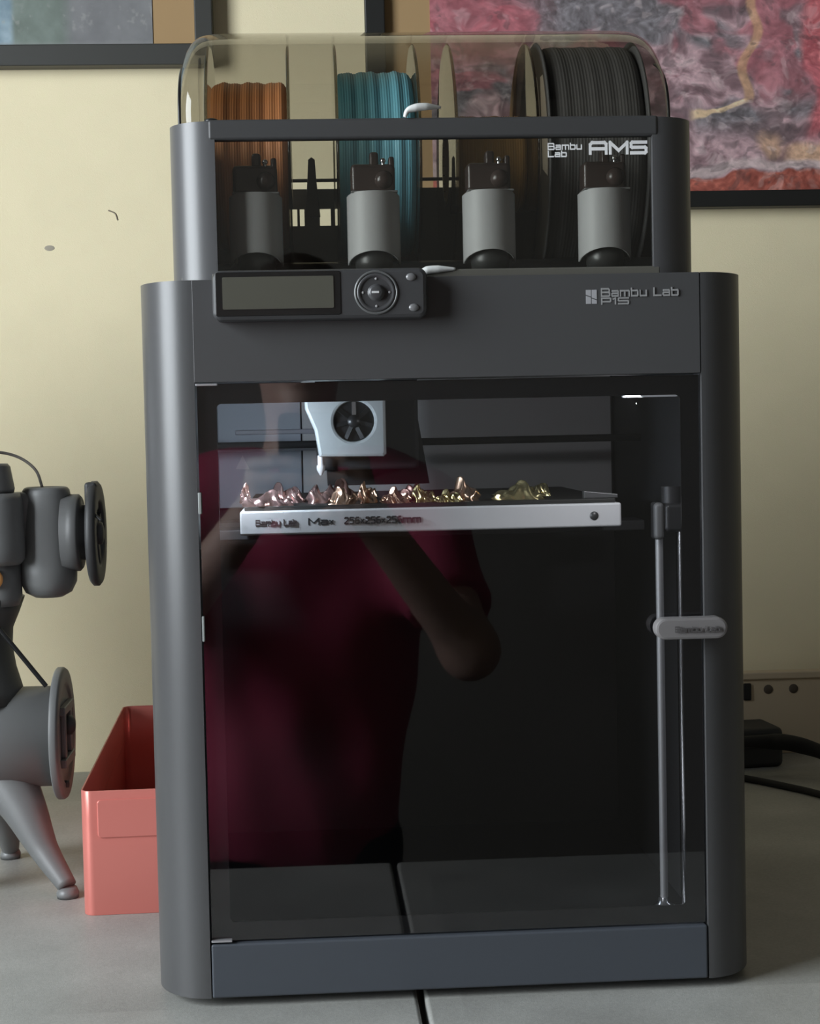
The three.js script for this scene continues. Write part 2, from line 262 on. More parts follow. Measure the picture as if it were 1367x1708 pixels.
  // control panel
  const cp = part('control_panel', extrude(rrect(-0.1456, -0.0135, 0.4318, 0.4628, 0.0055), 0.019, 0.0025), std(lin(0.05, 0.05, 0.052), 0.42), t, 'raised control panel with screen and dial'); cp.position.z = -0.006;
  const cz = 0.0131;
  const scr = new THREE.Mesh(extrude(rrect(-0.1436, -0.0668, 0.4346, 0.4615, 0.0015), 0.0012, 0.0003), phys(lin(0.012, 0.012, 0.012), 0.25)); scr.name = 'screen_bezel'; scr.position.z = cz - 0.0009 + 0.006; cp.add(scr);
  const lcd = new THREE.Mesh(extrude(rrect(-0.1393, -0.0712, 0.4388, 0.4585, 0.0008), 0.0005, 0), std(lin(0.085, 0.083, 0.066), 0.35)); lcd.name = 'screen'; lcd.position.z = cz + 0.0062; cp.add(lcd);
  const dial = latheZ([[0, -0.001], [0.0118, -0.001], [0.0118, 0.0002], [0.0102, 0.0002], [0.0098, -0.0006], [0.0054, -0.0012], [0.0048, 0.0012], [0.003, 0.0018], [0, 0.002]].map(([r, z]) => [r, z]), 48);
  part('dial', dial.translate(-0.0450, 0.4478, cz + 0.0066), std(lin(0.075, 0.075, 0.078), 0.3, 0.2), cp);
  part('dial_ring', new THREE.TorusGeometry(0.0128, 0.0009, 10, 48).translate(-0.0450, 0.4478, cz + 0.006), std(lin(0.16, 0.165, 0.165), 0.3, 0.4), cp);
  parts('dial_mark', [[-0.045, 0.4562], [-0.045, 0.4394], [-0.0532, 0.4478], [-0.0368, 0.4478]].map(([x, y]) => new THREE.SphereGeometry(0.0008, 10, 8).scale(1, 1, 0.4).translate(x, y, cz + 0.0062)), std(lin(0.35, 0.35, 0.35), 0.4), cp);
  part('dial_mark', box(-0.0478, -0.0432, 0.4471, 0.4485, cz + 0.0083, cz + 0.0088, 0.0003), std(lin(0.6, 0.6, 0.6), 0.35), cp);
  for (const [x, y] of [[-0.0233, 0.4570], [-0.0219, 0.4382]]) part('button', new THREE.SphereGeometry(0.0028, 16, 10).scale(1.15, 0.85, 0.5).translate(x, y, cz + 0.006), std(lin(0.2, 0.2, 0.205), 0.3, 0.2), cp);
  // gantry and tool head
  part('gantry_rod', new THREE.CylinderGeometry(0.0028, 0.0028, 0.335, 20).rotateZ(Math.PI / 2).translate(0, 0.3535, -0.235), std(lin(0.008, 0.008, 0.008), 0.9), t);
  part('inner_ledge', box(-0.168, -0.03, 0.3475, 0.3525, -0.3725, -0.36, 0.0015), std(lin(0.75, 0.8, 0.85), 0.5), t);
  part('inner_ledge', box(-0.15, -0.035, 0.3615, 0.3655, -0.3725, -0.363, 0.001), std(lin(0.45, 0.45, 0.5), 0.5), t);
  const th = part('tool_head', [box(-0.083, -0.01, 0.335, 0.41, -0.215, -0.15, 0.003), extrude([[-0.079, 0.41], [-0.012, 0.41], [0.002, 0.322], [-0.075, 0.322]], 0.012, 0.001).translate(0, 0, -0.228)], M.blackMatte, t, 'black carriage behind the pale cover');
  const cov = [[-0.0815, 0.3452], [-0.0365, 0.3446], [-0.0345, 0.3465], [-0.0345, 0.3965], [-0.0915, 0.3965], [-0.0907, 0.3790], [-0.0845, 0.3640]];
  const fan = new THREE.Path(); fan.absarc(-0.0568, 0.3697, 0.0142, 0, Math.PI * 2);
  part('tool_head_cover', [extrude(cov.map((p) => p), 0.026, 0.002, [fan]).translate(0, 0, -0.148)], std(lin(0.42, 0.45, 0.45), 0.4), th, 'pale grey cover with a round fan opening');
  part('fan', [latheZ([[0, -0.004], [0.0138, -0.004], [0.0138, -0.006], [0, -0.006]], 32).translate(-0.0568, 0.3697, -0.122), ...[...Array(7)].map((_, k) => new THREE.BoxGeometry(0.0032, 0.012, 0.0008).rotateY(0.5).translate(0, 0.0075, 0).rotateZ(k / 7 * 6.283).translate(-0.0568, 0.3697, -0.1245)), latheZ([[0, 0], [0.0045, 0], [0.0045, -0.005], [0, -0.005]], 24).translate(-0.0568, 0.3697, -0.122)], M.black, th);
  part('nozzle', lathe([[0, 0.332], [0.0008, 0.332], [0.003, 0.336], [0.003, 0.339], [0.0022, 0.339], [0.0022, 0.346], [0, 0.346]], 20).translate(-0.0805, 0, -0.14), M.alu, th);
  part('lit_back_panel', box(-0.094, 0.17, 0.3, 0.43, -0.38, -0.374, 0.001), std(lin(0.7, 0.7, 0.7), 0.6), t);  // pale sheet added so the upper back wall looks lit
  part('side_cover', box(-0.165, -0.095, 0.3, 0.395, -0.378, -0.372, 0.001), std(lin(0.5, 0.54, 0.6), 0.5), t, 'grey inner cover at the back left');
  part('warning_mark', extrude([[-0.1505, 0.333], [-0.139, 0.3325], [-0.1445, 0.3445]], 0.0006).translate(0, 0, -0.3722), std(lin(0.75, 0.76, 0.78), 0.6), t, 'small pale warning triangle');
  // heated bed
  const bed = part('heated_bed', box(-0.1365, 0.1245, 0.2935, 0.3098, -0.345, -0.089, 0.0015), M.alu, t, 'pale metal bed with print on its front edge');
  part('build_plate', box(-0.1335, 0.1215, 0.3098, 0.3128, -0.342, -0.094, 0.0008), std(lin(0.028, 0.027, 0.024), 0.55), bed);
  part('plate_tab', extrude([[0.101, 0.3128], [0.1245, 0.3128], [0.1245, 0.3152], [0.101, 0.3178]], 0.008, 0.0005).translate(0, 0, -0.11), std(lin(0.16, 0.16, 0.16), 0.4, 0.4), bed);
  part('lettering', [fitX(lettering('256x256x256mm', 0.0042, 0.0008), -0.066, -0.0135).translate(0, 0.3000, 0), fitX(lettering('Max', 0.0040, 0.0008).translate(0, 0, 0), -0.0905, -0.073).translate(0, 0.3000, 0)].map((g) => g.translate(0, 0, -0.0891)), std(lin(0.045, 0.045, 0.045), 0.6), bed);
  part('lettering', fitX(lettering('Bambu Lab', 0.0036, 0.0007), -0.126, -0.098).translate(0, 0.3002, -0.0891), std(lin(0.12, 0.09, 0.09), 0.6), bed, 'faint print at the left of the bed edge');
  part('bed_screw', latheZ([[0, -0.002], [0.003, -0.002], [0.003, 0.0004], [0, 0.0006]], 18).translate(0.1055, 0.3012, -0.089), std(lin(0.1, 0.1, 0.1), 0.4, 0.5), bed);
  parts('bed_bracket', [box(-0.16, 0.155, 0.286, 0.2935, -0.2, -0.16, 0.001), box(-0.16, 0.155, 0.286, 0.2935, -0.3, -0.27, 0.001), box(0.146, 0.153, 0.2838, 0.3094, -0.097, -0.086, 0.002)], M.inner, bed);
  part('screw_bracket', box(0.1462, 0.1532, 0.2838, 0.3094, -0.0965, -0.083, 0.003), std(lin(0.16, 0.16, 0.16), 0.4), bed);
  part('screw_carriage', [box(0.1532, 0.169, 0.289, 0.3085, -0.11, -0.082, 0.003), new THREE.CylinderGeometry(0.0075, 0.0075, 0.012, 24).translate(0.161, 0.314, -0.095)], std(lin(0.03, 0.03, 0.032), 0.4), bed);
  // vertical screw and guide rod
  const screw = new THREE.CylinderGeometry(0.0027, 0.0027, 0.262, 18).translate(0.1505, 0.156, -0.09);
  part('lead_screw', screw, std(lin(0.5, 0.5, 0.5), 0.5, 0.5), t);
  part('screw_foot', lathe([[0, 0.024], [0.0085, 0.024], [0.0085, 0.0285], [0.004, 0.031], [0.0036, 0.0345], [0, 0.0345]], 24).translate(0.1495, 0, -0.09), M.chrome, t);
  part('guide_rod', new THREE.CylinderGeometry(0.0042, 0.0042, 0.27, 24).translate(0.1665, 0.155, -0.09), std(lin(0.8, 0.8, 0.82), 0.16, 1), t);
  part('lamp_strip', box(0.112, 0.1475, 0.3805, 0.3825, -0.016, -0.012, 0.0005), std(lin(0.9, 0.95, 1), 0.4, 0, { emissive: lin(0.9, 0.95, 1), emissiveIntensity: 0.15 }), t);
  const led2 = new THREE.RectAreaLight(lin(0.95, 0.97, 1), 90, 0.036, 0.008); led2.position.set(0.13, 0.3795, -0.018); t.add(led2); led2.lookAt(0.02, 0.3, -0.12);
  // strip light on the inside of the left wall
  part('lamp_strip', box(-0.1725, -0.1695, 0.352, 0.366, -0.11, -0.05, 0.001), std(lin(0.9, 0.95, 1), 0.4, 0, { emissive: lin(0.75, 0.88, 1), emissiveIntensity: 3 }), t);
  const led = new THREE.RectAreaLight(lin(0.75, 0.88, 1), 200, 0.06, 0.014); led.position.set(-0.1685, 0.359, -0.08); t.add(led); led.lookAt(-0.03, 0.34, -0.26);
}

// ---------------------------------------------------------------- small glossy prints on the bed
{
  const metal = (c, r = 0.2) => std(c, r, 0.92);
  const cols = { pink: metal(lin(0.95, 0.62, 0.58)), copper: metal(lin(0.9, 0.6, 0.42)), gold: metal(lin(0.9, 0.78, 0.4)), brown: metal(lin(0.35, 0.2, 0.17), 0.3) };
  function curl(len, hgt, wid, bumps, k) {                           // a low wavy ridge, lumpy along its length
    const P = [], I = [], n = 44, m = 14;
    for (let i = 0; i <= n; i++) for (let j = 0; j <= m; j++) {
      const u = i / n, v = j / m, a = Math.PI * v, taperEnd = Math.pow(Math.sin(Math.PI * Math.min(1, Math.max(0, 0.03 + 0.94 * u))), 0.45);
      const h = hgt * taperEnd * (0.78 + 0.22 * Math.sin(u * bumps * 6.283 + k) + 0.10 * Math.sin(u * bumps * 11 + v * 7 + k * 3)), w = wid * taperEnd * (1 + 0.2 * Math.sin(u * bumps * 9 + k));
      P.push((u - 0.5) * len + 0.0012 * Math.sin(v * 14 + k), Math.max(0.0002, h * Math.sin(a) * (1 + 0.12 * Math.sin(u * 31 + v * 11 + k))), w / 2 * Math.cos(a) + 0.002 * Math.sin(u * 6 + k));
    }
    for (let i = 0; i < n; i++) for (let j = 0; j < m; j++) { const a = i * (m + 1) + j, b = a + m + 1; I.push(a, a + 1, b, b, a + 1, b + 1); }
    const g = new THREE.BufferGeometry(); g.setAttribute('position', new THREE.Float32BufferAttribute(P, 3)); g.setIndex(I); g.computeVertexNormals(); return g;
  }
  const list = [
    ['leftmost upright shiny pink printed nub at the bed corner', 'pink', -0.133, -0.105, 0.006, 0.0145, 0.006, 0.5, 0.3],
    ['wide low shiny pink printed curl at the left front of the bed', 'pink', -0.118, -0.1, 0.034, 0.011, 0.012, 2, 1],
    ['pink shiny print with a high crest behind the wide left curl', 'pink', -0.108, -0.15, 0.03, 0.013, 0.014, 2.5, 2],
    ['dull pink shiny printed ridge halfway along, left of the nozzle', 'pink', -0.079, -0.13, 0.024, 0.0145, 0.012, 1.5, 0.2],
    ['small dark copper printed piece just below the nozzle', 'brown', -0.066, -0.16, 0.022, 0.016, 0.016, 1.5, 3],
    ['small bright copper print right of the nozzle, at the plate edge', 'copper', -0.066, -0.1, 0.018, 0.0125, 0.008, 1.5, 4.4],
    ['tall narrow copper print below the pale tool head cover', 'copper', -0.049, -0.112, 0.012, 0.0165, 0.009, 1, 0.8],
    ['low pale copper print, two bumps, right of the tall narrow one', 'copper', -0.03, -0.1, 0.02, 0.0105, 0.008, 2, 2.2],
    ['brown copper print with a long sloping tail near the bed middle', 'brown', -0.014, -0.13, 0.026, 0.0125, 0.012, 1.2, 5],
    ['first yellow gold print from the left, a single bright crest', 'gold', -0.011, -0.105, 0.016, 0.013, 0.01, 1, 0.6],
    ['low gold print with small ripples left of the coppery double curl', 'gold', 0.006, -0.098, 0.018, 0.008, 0.008, 2.5, 1.5],
    ['coppery double curl print right of the bed middle', 'copper', 0.018, -0.112, 0.022, 0.0155, 0.012, 1.6, 3.3],
    ['long wavy gold print toward the right end of the row', 'gold', 0.056, -0.11, 0.036, 0.012, 0.01, 1.5, 2.6],
    ['last small gold print of the row, nearest the bed right corner', 'gold', 0.076, -0.16, 0.018, 0.011, 0.01, 1.5, 0.9],
  ];
  for (const [label, c, x, z, len, h, w, b, k] of list) {
    const o = part('printed_ornament', curl(len, h * 0.98, w, b, k), cols[c], scene);
    o.name = numbered('printed_ornament'); o.position.set(x, 0.3126, z); o.userData = { label, category: 'print', group: 'small shiny prints on the printer bed' };
  }
}

// ---------------------------------------------------------------- filament feeder box on the printer
const AX = -0.0033, AW = 0.1705, AB = H, AT = 0.5618, AF = -0.03, AK = -0.302;
{
  const t = thing('filament_feeder', 'grey filament feeder box with smoky rounded lid standing on the tall printer', 'feeder', [0, 0, 0]);
  const R = 0.03;
  const post2 = (s) => { const px = AX + s * AW, pts = []; for (let k = 0; k <= 28; k++) { const a = k / 28 * Math.PI / 2; pts.push([px - s * R + s * R * Math.sin(a), AF - R * 0.9 * (1 - Math.cos(a))]); } pts.push([px - s * 0.004, AF - R * 0.9], [px - s * 0.011, AF - 0.018], [px - s * R, AF - 0.006]); if (s < 0) pts.reverse(); return soft(stand(extrude(pts.map(([x, z]) => [x, -z]), AT - AB - 0.001, 0)).translate(0, AB + 0.0005, 0)); };
  const silver = std(lin(0.085, 0.085, 0.088), 0.32);
  part('corner_post', post2(-1), silver, t); part('corner_post', post2(1), silver, t);
  const body = std(lin(0.05, 0.05, 0.051), 0.5), dark = std(lin(0.1, 0.095, 0.08), 0.6);
  part('top_rail', box(AX - AW + R - 0.004, AX + AW - R + 0.004, 0.5492, AT + 0.0004, AF - 0.009, AF + 0.0006, 0.002), body, t);
  parts('rim', [box(AX - AW, AX - AW + 0.009, AT - 0.012, AT, AK, AF - R * 0.9, 0.002), box(AX + AW - 0.009, AX + AW, AT - 0.012, AT, AK, AF - R * 0.9, 0.002)], body, t);
  for (const s of [-1, 1]) part('side_panel', box(s < 0 ? AX - AW + 0.0005 : AX + AW - 0.005, s < 0 ? AX - AW + 0.005 : AX + AW - 0.0005, AB + 0.0005, AT - 0.012, AK, AF - R * 0.9, 0.001), body, t);
  // low tray and its back wall, with two slots between the first two spools
  const tray = part('tray', [box(AX - AW + 0.006, AX + AW - 0.006, AB + 0.0005, AB + 0.006, AK, AF - 0.01, 0.001), box(AX - AW + R - 0.004, AX + AW - R + 0.004, AB + 0.0005, 0.4655, AF - 0.009, AF, 0.001)], dark, t);
  const sl = (a, b) => [[a, 0.5235], [b, 0.5235], [b, 0.537], [a, 0.537]];
  part('back_wall', extrude([[AX - AW + 0.006, AB + 0.006], [AX + AW - 0.006, AB + 0.006], [AX + AW - 0.006, 0.552], [AX - AW + 0.006, 0.552]], 0.005, 0, [sl(-0.0972, -0.0932), sl(-0.0912, -0.0876), sl(-0.0756, -0.067)]).translate(0, 0, -0.275), dark, t);
  part('back_rail', new THREE.CylinderGeometry(0.0014, 0.0014, 2 * AW - 0.02, 10).rotateZ(Math.PI / 2).translate(AX, 0.5586, -0.27), M.black, t);
  for (const x of [-0.0812, -0.0035, 0.0742]) part('divider', extrude([[x - 0.006, 0.53], [x + 0.006, 0.53], [x + 0.0036, 0.557], [x + 0.0026, 0.574], [x, 0.576], [x - 0.0026, 0.574], [x - 0.0036, 0.557]], 0.004, 0.0006).translate(0, 0, -0.269), M.black, t);
  for (const z of [-0.115, -0.225]) part('spool_roller', new THREE.CylinderGeometry(0.0075, 0.0075, 2 * AW - 0.014, 24).rotateZ(Math.PI / 2).translate(AX, 0.4721, z), M.black, t);
  part('front_window', box(AX - AW + R - 0.002, AX + AW - R + 0.002, 0.4655, 0.5495, AF - 0.0045, AF - 0.0042, 0), pane(lin(0.9, 0.9, 0.88), 1.6), t, 'clear smoky front window');
  // lid: rounded smoky shell
  const NU = 64, NV = 40, P = [], I = [], LW = 0.1618, LX = -0.0073, LH = 0.0775, LD = (AF - 0.006 - AK) / 2 - 0.002, zc = (AF - 0.006 + AK) / 2;
  const prof = (v) => { const a = Math.PI * v, e = 2 / 2.5; return [Math.sign(Math.cos(a)) * Math.pow(Math.abs(Math.cos(a)), e), Math.pow(Math.sin(a), e)]; };
  for (let i = 0; i <= NU; i++) for (let j = 0; j <= NV; j++) {
    const s = -1 + 2 * i / NU, e = Math.sign(s) * (1 - Math.pow(1 - Math.abs(s), 1.8)), r = Math.pow(Math.max(0, 1 - Math.pow(Math.abs(e), 26)), 1 / 3), [pz, py] = prof(j / NV), rr = 0.02 + 0.98 * r;
    P.push(LX + LW * e, AT + LH * py * rr, zc + LD * pz * (0.75 + 0.25 * rr));
  }
  for (let i = 0; i < NU; i++) for (let j = 0; j < NV; j++) { const a = i * (NV + 1) + j, b = a + NV + 1; I.push(a, b, a + 1, b, b + 1, a + 1); }
  const lg = new THREE.BufferGeometry(); lg.setAttribute('position', new THREE.Float32BufferAttribute(P, 3)); lg.setIndex(I); lg.computeVertexNormals();
  const lid = part('lid', lg, pane(lin(0.69, 0.675, 0.64), 1.42), t, 'smoky see-through rounded lid');
  const lip = (s) => { const e = 0.985, q = Math.pow(1 - Math.pow(e, 26), 1 / 3) * 0.98 + 0.02, pts = []; for (let k = 0; k <= 30; k++) { const [pz, py] = prof(0.3 * k / 30); pts.push([LX + s * LW * e, AT + LH * q * py, zc + LD * pz * (0.75 + 0.25 * q)]); } return taper(pts, [0.0011, 0.0011], 40, 8); };
  parts('lid_edge', [lip(-1), lip(1)], M.black, lid);
  part('latch', new THREE.SphereGeometry(0.0035, 16, 10).scale(1.3, 0.5, 1).translate(AX - AW + 0.028, AT + 0.001, AF - 0.008), M.black, t);
  part('white_glint', taper([[-0.0224, 0.5622, AF + 0.0012], [-0.0208, 0.5662, AF + 0.0012], [-0.0155, 0.5682, AF + 0.001], [-0.0085, 0.569, AF], [0.001, 0.569, AF - 0.003]], [0.0011, 0.0019, 0.0026, 0.0024, 0.0008], 30, 12), M.white, t, 'bright white curved glint built as a sliver on the rail');  // white solid standing in for a bright glint
  part('white_glint', [taper([[-0.0165, 0.4625, AF + 0.0015], [-0.0105, 0.4648, AF + 0.0015], [-0.003, 0.4655, AF + 0.001], [0.008, 0.4655, AF]], [0.0012, 0.0026, 0.0024, 0.0009], 24, 12)], M.white, t, 'bright white glint built as a sliver at the foot of the window');  // second glint, likewise modelled as a white solid
  // four feeder units behind the window
  const brown = phys(lin(0.055, 0.038, 0.034), 0.25), pinM = M.chrome;
  [-0.1196, -0.0425, 0.0338, 0.1108].forEach((x, k) => {
    const R2 = 0.0174, n = 32, SP = [], SI = [], fz = -0.062;
    for (let layer = 0; layer < 2; layer++) for (let i = 0; i <= n; i++) {
      const a = Math.PI * (-0.05 + 1.1 * i / n), r = R2 - layer * 0.0015, sx = Math.cos(a), sz = Math.sin(a);
      const yb = 0.4722 + 0.0075 * Math.pow(Math.max(0, sz), 1.1), yt = 0.5185 - 0.0022 * Math.pow(Math.abs(sx), 6);
      SP.push(x - r * sx, yb, fz + r * sz, x - r * sx, yt, fz + r * sz);
    }
    const L = 2 * (n + 1);
    for (let i = 0; i < n; i++) { const a = 2 * i; SI.push(a, a + 2, a + 1, a + 1, a + 2, a + 3, L + a, L + a + 1, L + a + 2, L + a + 1, L + a + 3, L + a + 2, a, L + a, L + a + 2, a, L + a + 2, a + 2, a + 1, a + 3, L + a + 3, a + 1, L + a + 3, L + a + 1); }
    const sg = new THREE.BufferGeometry(); sg.setAttribute('position', new THREE.Float32BufferAttribute(SP, 3)); sg.setIndex(SI);
    const f = part('feeder_unit', [sg.toNonIndexed()], std(lin(0.43, 0.43, 0.435), 0.5), t, 'grey rounded feeder sleeve'); f.geometry.computeVertexNormals();
    f.geometry = mergeVertices(new THREE.BufferGeometry().copy(f.geometry).deleteAttribute('normal')); f.geometry.computeVertexNormals();
    part('funnel', lathe([[0, 0.4655], [0.0118, 0.4655], [0.0128, 0.474], [0.011, 0.482], [0.006, 0.485], [0, 0.4855]], 28).translate(x, 0, fz + 0.001), std(lin(0.035, 0.036, 0.036), 0.35), f);
    part('inlet', [box(x - 0.0145, x + 0.0145, 0.5185, 0.5375, fz - 0.012, fz + 0.006, 0.003), box(x - 0.002, x + 0.004, 0.536, 0.5455, fz - 0.006, fz + 0.004, 0.002), box(x + 0.0105, x + 0.0142, 0.53, 0.5422, fz - 0.008, fz + 0.005, 0.0015), new THREE.SphereGeometry(0.0065, 20, 14).translate(x + 0.007, 0.527, fz + 0.004)], brown, f);
    part('cap_ring', box(x - 0.0148, x + 0.0158, 0.5178, 0.5192, fz - 0.01, fz + 0.012, 0.0006), std(lin(0.2, 0.2, 0.2), 0.4), f);
    part('pin', [new THREE.SphereGeometry(0.0019, 14, 10).translate(x + 0.0068, 0.5395, fz + 0.004), new THREE.CylinderGeometry(0.0012, 0.0012, 0.009, 10).translate(x + 0.0068, 0.535, fz + 0.004)], pinM, f);
  });
  // maker print on the window
  const al = part('lettering', [fitX(lettering('AMS', 0.0068, 0.0021, 1.25, 0.0003), 0.0963, 0.1350).translate(0, 0.5388, 0)], M.print, t, 'white lettering on the front window'); al.position.z = AF - 0.0041;
  const al2 = part('lettering', [fitX(lettering('Bambu', 0.0037, 0.00085, 1.2, 0.0003), 0.0698, 0.0920).translate(0, 0.5416, 0), fitX(lettering('Lab', 0.0034, 0.00085, 1.2, 0.0003), 0.0698, 0.0822).translate(0, 0.5370, 0)], M.print, t); al2.position.z = AF - 0.0041;
  void tray;
}
// filament spools in the box
function spool(label, x0, x1, fill, fillMat, flangeMat, coreMat, paper) {
  const cy = 0.5535, cz = -0.17, R = 0.085, w = x1 - x0, t = thing('filament_spool', label, 'spool', [(x0 + x1) / 2, cy, cz], 0, 'filament spools inside the feeder box');
  for (const s of [-1, 1]) part('flange', latheX([[0.026, -0.0011], [R - 0.0015, -0.0011], [R, 0], [R - 0.0015, 0.0011], [0.026, 0.0011], [0.026, -0.0011]], 72).translate(s * (w / 2 - 0.0012), 0, 0), flangeMat, t);
  part('core', latheX([[0.026, -w / 2], [0.029, -w / 2], [0.029, w / 2], [0.026, w / 2], [0.026, -w / 2]], 48), coreMat || flangeMat, t);
  const pr = [[0.029, -w / 2 + 0.0025]], n = 90; for (let i = 0; i <= n; i++) { const u = i / n, x = (u - 0.5) * (w - 0.005); pr.push([fill * (1 + (fill > 0.08 ? 0.002 : 0.008) * Math.sin(u * 17 + fill * 300) + (fill > 0.08 ? 0.002 : 0.006) * Math.sin(u * 41 + 1) - 0.06 * Math.pow(Math.abs(2 * u - 1), 12)) + 0.0003 * Math.sin(u * 190), x]); } pr.push([0.029, w / 2 - 0.0025]);
  part('filament', latheX(pr, 80), fillMat, t);
  if (paper) part('paper_label', extrude([...Array(14)].map((_, k) => { const a = -0.25 + k / 13 * 0.95; return [0.08 * Math.cos(a), 0.08 * Math.sin(a)]; }).concat([[0.05, 0.052], [0.055, -0.012]]), 0.0004).rotateY(-Math.PI / 2).translate(-w / 2 - 0.0002, 0, 0), std(lin(0.6, 0.6, 0.58), 0.6), t);
}
const smoke = pane(lin(0.5, 0.49, 0.45), 1.4), clear = pane(lin(0.62, 0.57, 0.5), 1.4);
spool('spool of orange filament, leftmost in the feeder box', -0.1535, -0.0958, 0.0590, std(lin(0.85, 0.35, 0.14), 0.5), smoke, std(lin(0.5, 0.4, 0.25), 0.5));
spool('spool of teal blue filament, second in the feeder box', -0.0655, -0.0075, 0.0655, std(lin(0.25, 0.68, 0.85), 0.45), smoke);
spool('nearly empty clear spool with brown gold core, third in the feeder box', 0.0150, 0.0730, 0.034, std(lin(0.42, 0.25, 0.07), 0.4), clear, std(lin(0.4, 0.28, 0.1), 0.4));
spool('black filament spool with a white paper label, rightmost in the feeder box', 0.0785, 0.1490, 0.0815, std(lin(0.1, 0.097, 0.094), 0.7), std(lin(0.09, 0.09, 0.09), 0.6), null, true);

// ---------------------------------------------------------------- copper box left of the printer
{
  const t = thing('metal_bin', 'narrow open copper pink metal bin standing against the printer side', 'bin', [-0.2675, 0, -0.217], 0.028);
  const cm = std(lin(0.7, 0.22, 0.185), 0.24, 0.3), w = 0.0705, d = 0.4, h = 0.0953;
  part('wall_panel', soft(stand(extrude(rrect(0, w, 0, d, 0.009), h, 0.0005, [rrect(0.0014, w - 0.0014, 0.0014, d - 0.0014, 0.0078, THREE.Path)]))), cm, t);
  part('bottom', stand(extrude(rrect(0.001, w - 0.001, 0.001, d - 0.001, 0.008), 0.002)).translate(0, 0.0005, 0), cm, t);
  part('pull_panel', [extrude(rrect(0.0125, 0.0595, 0.0595, 0.0885, 0.003), 0.0014, 0.0006).translate(0, 0, -0.0003)], cm, t);
}

